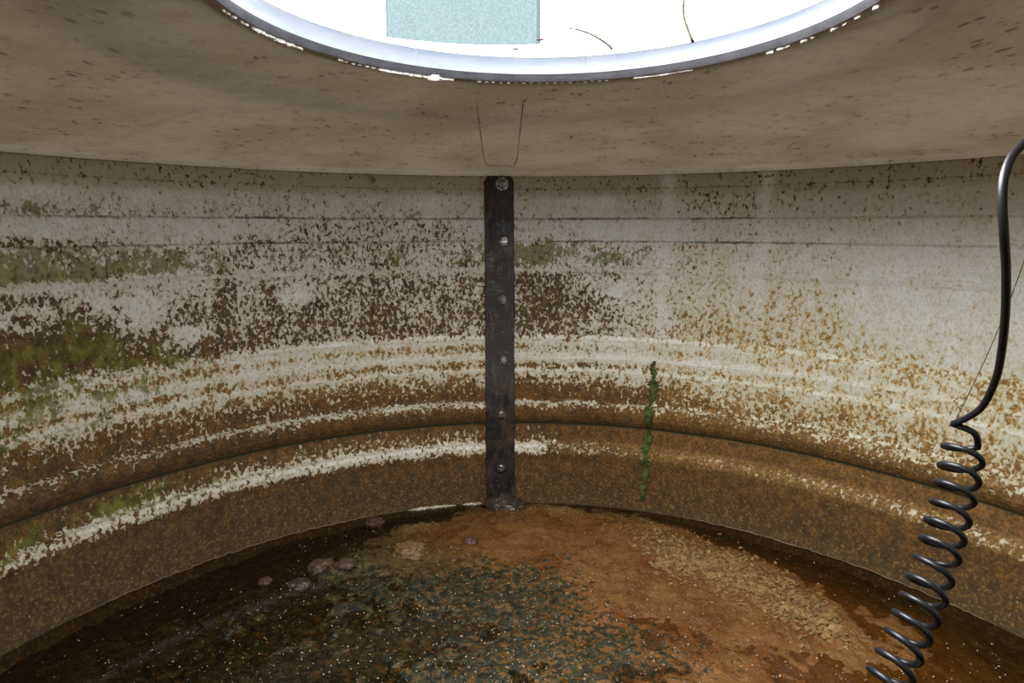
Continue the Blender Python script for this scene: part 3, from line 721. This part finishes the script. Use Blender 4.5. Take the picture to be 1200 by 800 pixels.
for i in range(nT):
    L0, R0, L1 = lefts[i], rights[i], lefts[i + 1]
    d = .540 - .075 * i / nT
    axis.append(at_depth((L0[0] + R0[0]) / 2, (L0[1] + R0[1]) / 2, d)); radii.append((math.hypot(R0[0] - (L0[0] + L1[0]) / 2, 0)) / 2 / F * d)
    axis.append(at_depth((L1[0] + R0[0]) / 2, (L1[1] + R0[1]) / 2, d - .003)); radii.append(radii[-1])
# carry the coil on down to the floor, out of the picture
dirv = (axis[-1] - axis[-7]) / 6
while axis[-1].z > ZF + .03:
    axis.append(axis[-1] + dirv); radii.append(radii[-1])
# sample helix
coil = []
half = len(axis)
tot = half - 1
ax_s = spline(axis, 14)
for i, c in enumerate(ax_s):
    u = i / 14.                     # in half-turn samples; phase: at u=0.. centre of back strand
    r = float(np.interp(u, range(half), radii))
    t = (ax_s[min(i + 7, len(ax_s) - 1)] - ax_s[max(i - 7, 0)]).normalized()
    e1 = (RGT - t * RGT.dot(t)).normalized(); e2 = t.cross(e1)
    if e2.dot(FWD) > 0: e2 = -e2
    ph = PI * (u + .5)              # u = -.5 -> left ; u=0 centre back ; u=.5 right
    coil.append(c + e1 * (-math.cos(ph) * r) + e2 * (math.sin(ph) * r))
lead_c = [p for p in lead]
joined = lead_c[:-1] + spline([lead_c[-1], (lead_c[-1] + coil[4]) / 2 - FWD * .006, coil[8]], 6)[:-1]
bm_obj('lead', tube(joined, WR * 1.02, 14), M_CORD, cord)
bm_obj('coil', tube([joined[-1]] + coil[8:], WR * .96, 14), M_CORD, cord)
tail = spline([coil[-1], coil[-1] + Vector((.01, -.02, -.015)), Vector((coil[-1].x + .02, coil[-1].y - .06, sed_z(coil[-1].x + .02, coil[-1].y - .06) + .004)), Vector((coil[-1].x + .06, coil[-1].y - .12, sed_z(coil[-1].x + .06, coil[-1].y - .12) + .003))], 8)
bm_obj('tail', tube(tail, WR, 12), M_CORD, cord)
bm = bmesh.new(); cylpart(bm, gl, Vector((0, 0, -1)), Vector((1, 0, 0)), Vector((0, 1, 0)), .012, -.004, .010, 6); cylpart(bm, gl, Vector((0, 0, -1)), Vector((1, 0, 0)), Vector((0, 1, 0)), .008, .010, .018, 18, .006)
bm_obj('cable_gland', bm, M_CORD, cord, False)
tag(cord, 'black spiral cord hanging in front of the right wall', 'cord')

# ------------------------------------------------------------------ outside
bm = bmesh.new()
def box(bm, c, s):
    r = bmesh.ops.create_cube(bm, size=1); bmesh.ops.scale(bm, verts=r['verts'], vec=s); bmesh.ops.translate(bm, verts=r['verts'], vec=c)
D = 4.2
a = at_depth(451, 30, D); b = at_depth(634, 30, D)
ground_z = ZF - .06
H = 2.6
box(bm, ((a.x + b.x) / 2, a.y + .35, ground_z + H / 2), (b.x - a.x, .7, H))
bmesh.ops.bevel(bm, geom=bm.edges[:], offset=.03, segments=3, affect='EDGES')
pil = bm_obj('pillar', bm, M_CONC, None, False)
tag(pil, 'blue-grey rough rendered pillar seen outside through the open hatch', 'pillar')
bm = bmesh.new(); box(bm, ((a.x + b.x) / 2, a.y + .35, ground_z + H + .04), (b.x - a.x + .1, .8, .08)); bmesh.ops.bevel(bm, geom=bm.edges[:], offset=.015, segments=2, affect='EDGES')
bm_obj('coping', bm, M_CONC, pil, False)
bm = bmesh.new(); bmesh.ops.create_circle(bm, cap_ends=True, radius=14, segments=64); bmesh.ops.translate(bm, verts=bm.verts, vec=(0, 0, ground_z))
r_ = bmesh.ops.extrude_face_region(bm, geom=bm.faces[:]); bmesh.ops.translate(bm, verts=[v for v in r_['geom'] if isinstance(v, bmesh.types.BMVert)], vec=(0, 0, -.1))
bmesh.ops.recalc_face_normals(bm, faces=bm.faces)
tag(bm_obj('ground', bm, M_GROUND, None, False), kind='structure')
# grass stalks reaching over the ring
def stalk(px, label, r):
    pts = spline([at_depth(x, y, d) for x, y, d in px], 10)
    n = len(pts); return tag(bm_obj('grass_stalk', tube(pts, [r * (1 - .3 * i / n) for i in range(n)], 6), M_GRASS), label, 'grass')
def ring_top(x, y): 
    return (at_z(x, y, ZH + .101) - CAM).dot(FWD)
stalk([(812, 49, .665), (806, 34, .69), (801, 15, .71), (803, -8, .73), (812, -30, .74)], 'dark thin stalk bending up at the right in the hatch opening', .0019)
stalk([(717, 57, .785), (708, 49, .80), (692, 40, .82), (678, 35, .83), (667, 33.5, .84)], 'thin stalk bowing left just above the collar', .0019)
# dirt crumbs on the outer ring
for x, y, s, lab in ((634, 46.5, .0042, 'larger dark crumb on the white ring at the pillar corner'), (604, 57.5, .0030, 'small dark crumb on the white ring under the pillar')):
    p = CAM + ray(x, y) * 1.0
    rr0 = ray(x, y); cx, cy = CAM.x - OUT.x, CAM.y - OUT.y
    A_ = rr0.x ** 2 + rr0.y ** 2; B_ = 2 * (cx * rr0.x + cy * rr0.y); C_ = cx * cx + cy * cy - .3645 ** 2
    p = CAM + rr0 * ((-B_ + math.sqrt(B_ * B_ - 4 * A_ * C_)) / (2 * A_))
    bm = bmesh.new(); bmesh.ops.create_icosphere(bm, subdivisions=2, radius=s)
    for v in bm.verts: v.co = Vector((v.co.x * 1.9, v.co.y * .6, v.co.z * .4)) * random.uniform(.7, 1.2)
    o = bm_obj('dirt_crumb', bm, M_DIRT); o.location = p; tag(o, lab, 'dirt', 'dirt crumbs on the outer ring')

# ------------------------------------------------------------------ light, camera
w = bpy.data.worlds.new('sky'); bpy.context.scene.world = w; w.use_nodes = True
nt = w.node_tree; bg = nt.nodes['Background']
tc = nt.nodes.new('ShaderNodeTexCoord'); sx = nt.nodes.new('ShaderNodeSeparateXYZ'); nt.links.new(tc.outputs['Generated'], sx.inputs[0])
mr = nt.nodes.new('ShaderNodeMapRange'); nt.links.new(sx.outputs[0], mr.inputs[0])
mr.inputs[1].default_value = -1; mr.inputs[2].default_value = 1; mr.inputs[3].default_value = SKY * 1.6; mr.inputs[4].default_value = SKY * .5
nt.links.new(mr.outputs[0], bg.inputs['Strength']); bg.inputs['Color'].default_value = (.97, .985, 1, 1)
w.cycles.sampling_method = 'AUTOMATIC'
ld = bpy.data.lights.new('sky_portal', 'AREA'); ld.shape = 'DISK'; ld.size = .53; ld.cycles.is_portal = True
lo = bpy.data.objects.new('sky_portal', ld); C.objects.link(lo); lo.location = (0, 0, ZH + .031)

cam = bpy.data.cameras.new('camera'); co = bpy.data.objects.new('camera', cam); C.objects.link(co)
cam.sensor_width = 36; cam.lens = F / 1200 * 36; cam.clip_start = .01; cam.clip_end = 100
co.location = CAM; co.rotation_euler = (PI / 2 - PIT, 0, -YAW)
sc = bpy.context.scene; sc.camera = co
sc.view_settings.view_transform = 'Standard'; sc.view_settings.look = 'None'
sc.view_settings.exposure = 0.12; sc.view_settings.gamma = 1; sc.view_settings.use_curve_mapping = False
sc.cycles.max_bounces = 10; sc.cycles.diffuse_bounces = 6; sc.cycles.transparent_max_bounces = 8
sc.cycles.use_denoising = True
sc.cycles.sample_clamp_indirect = 8
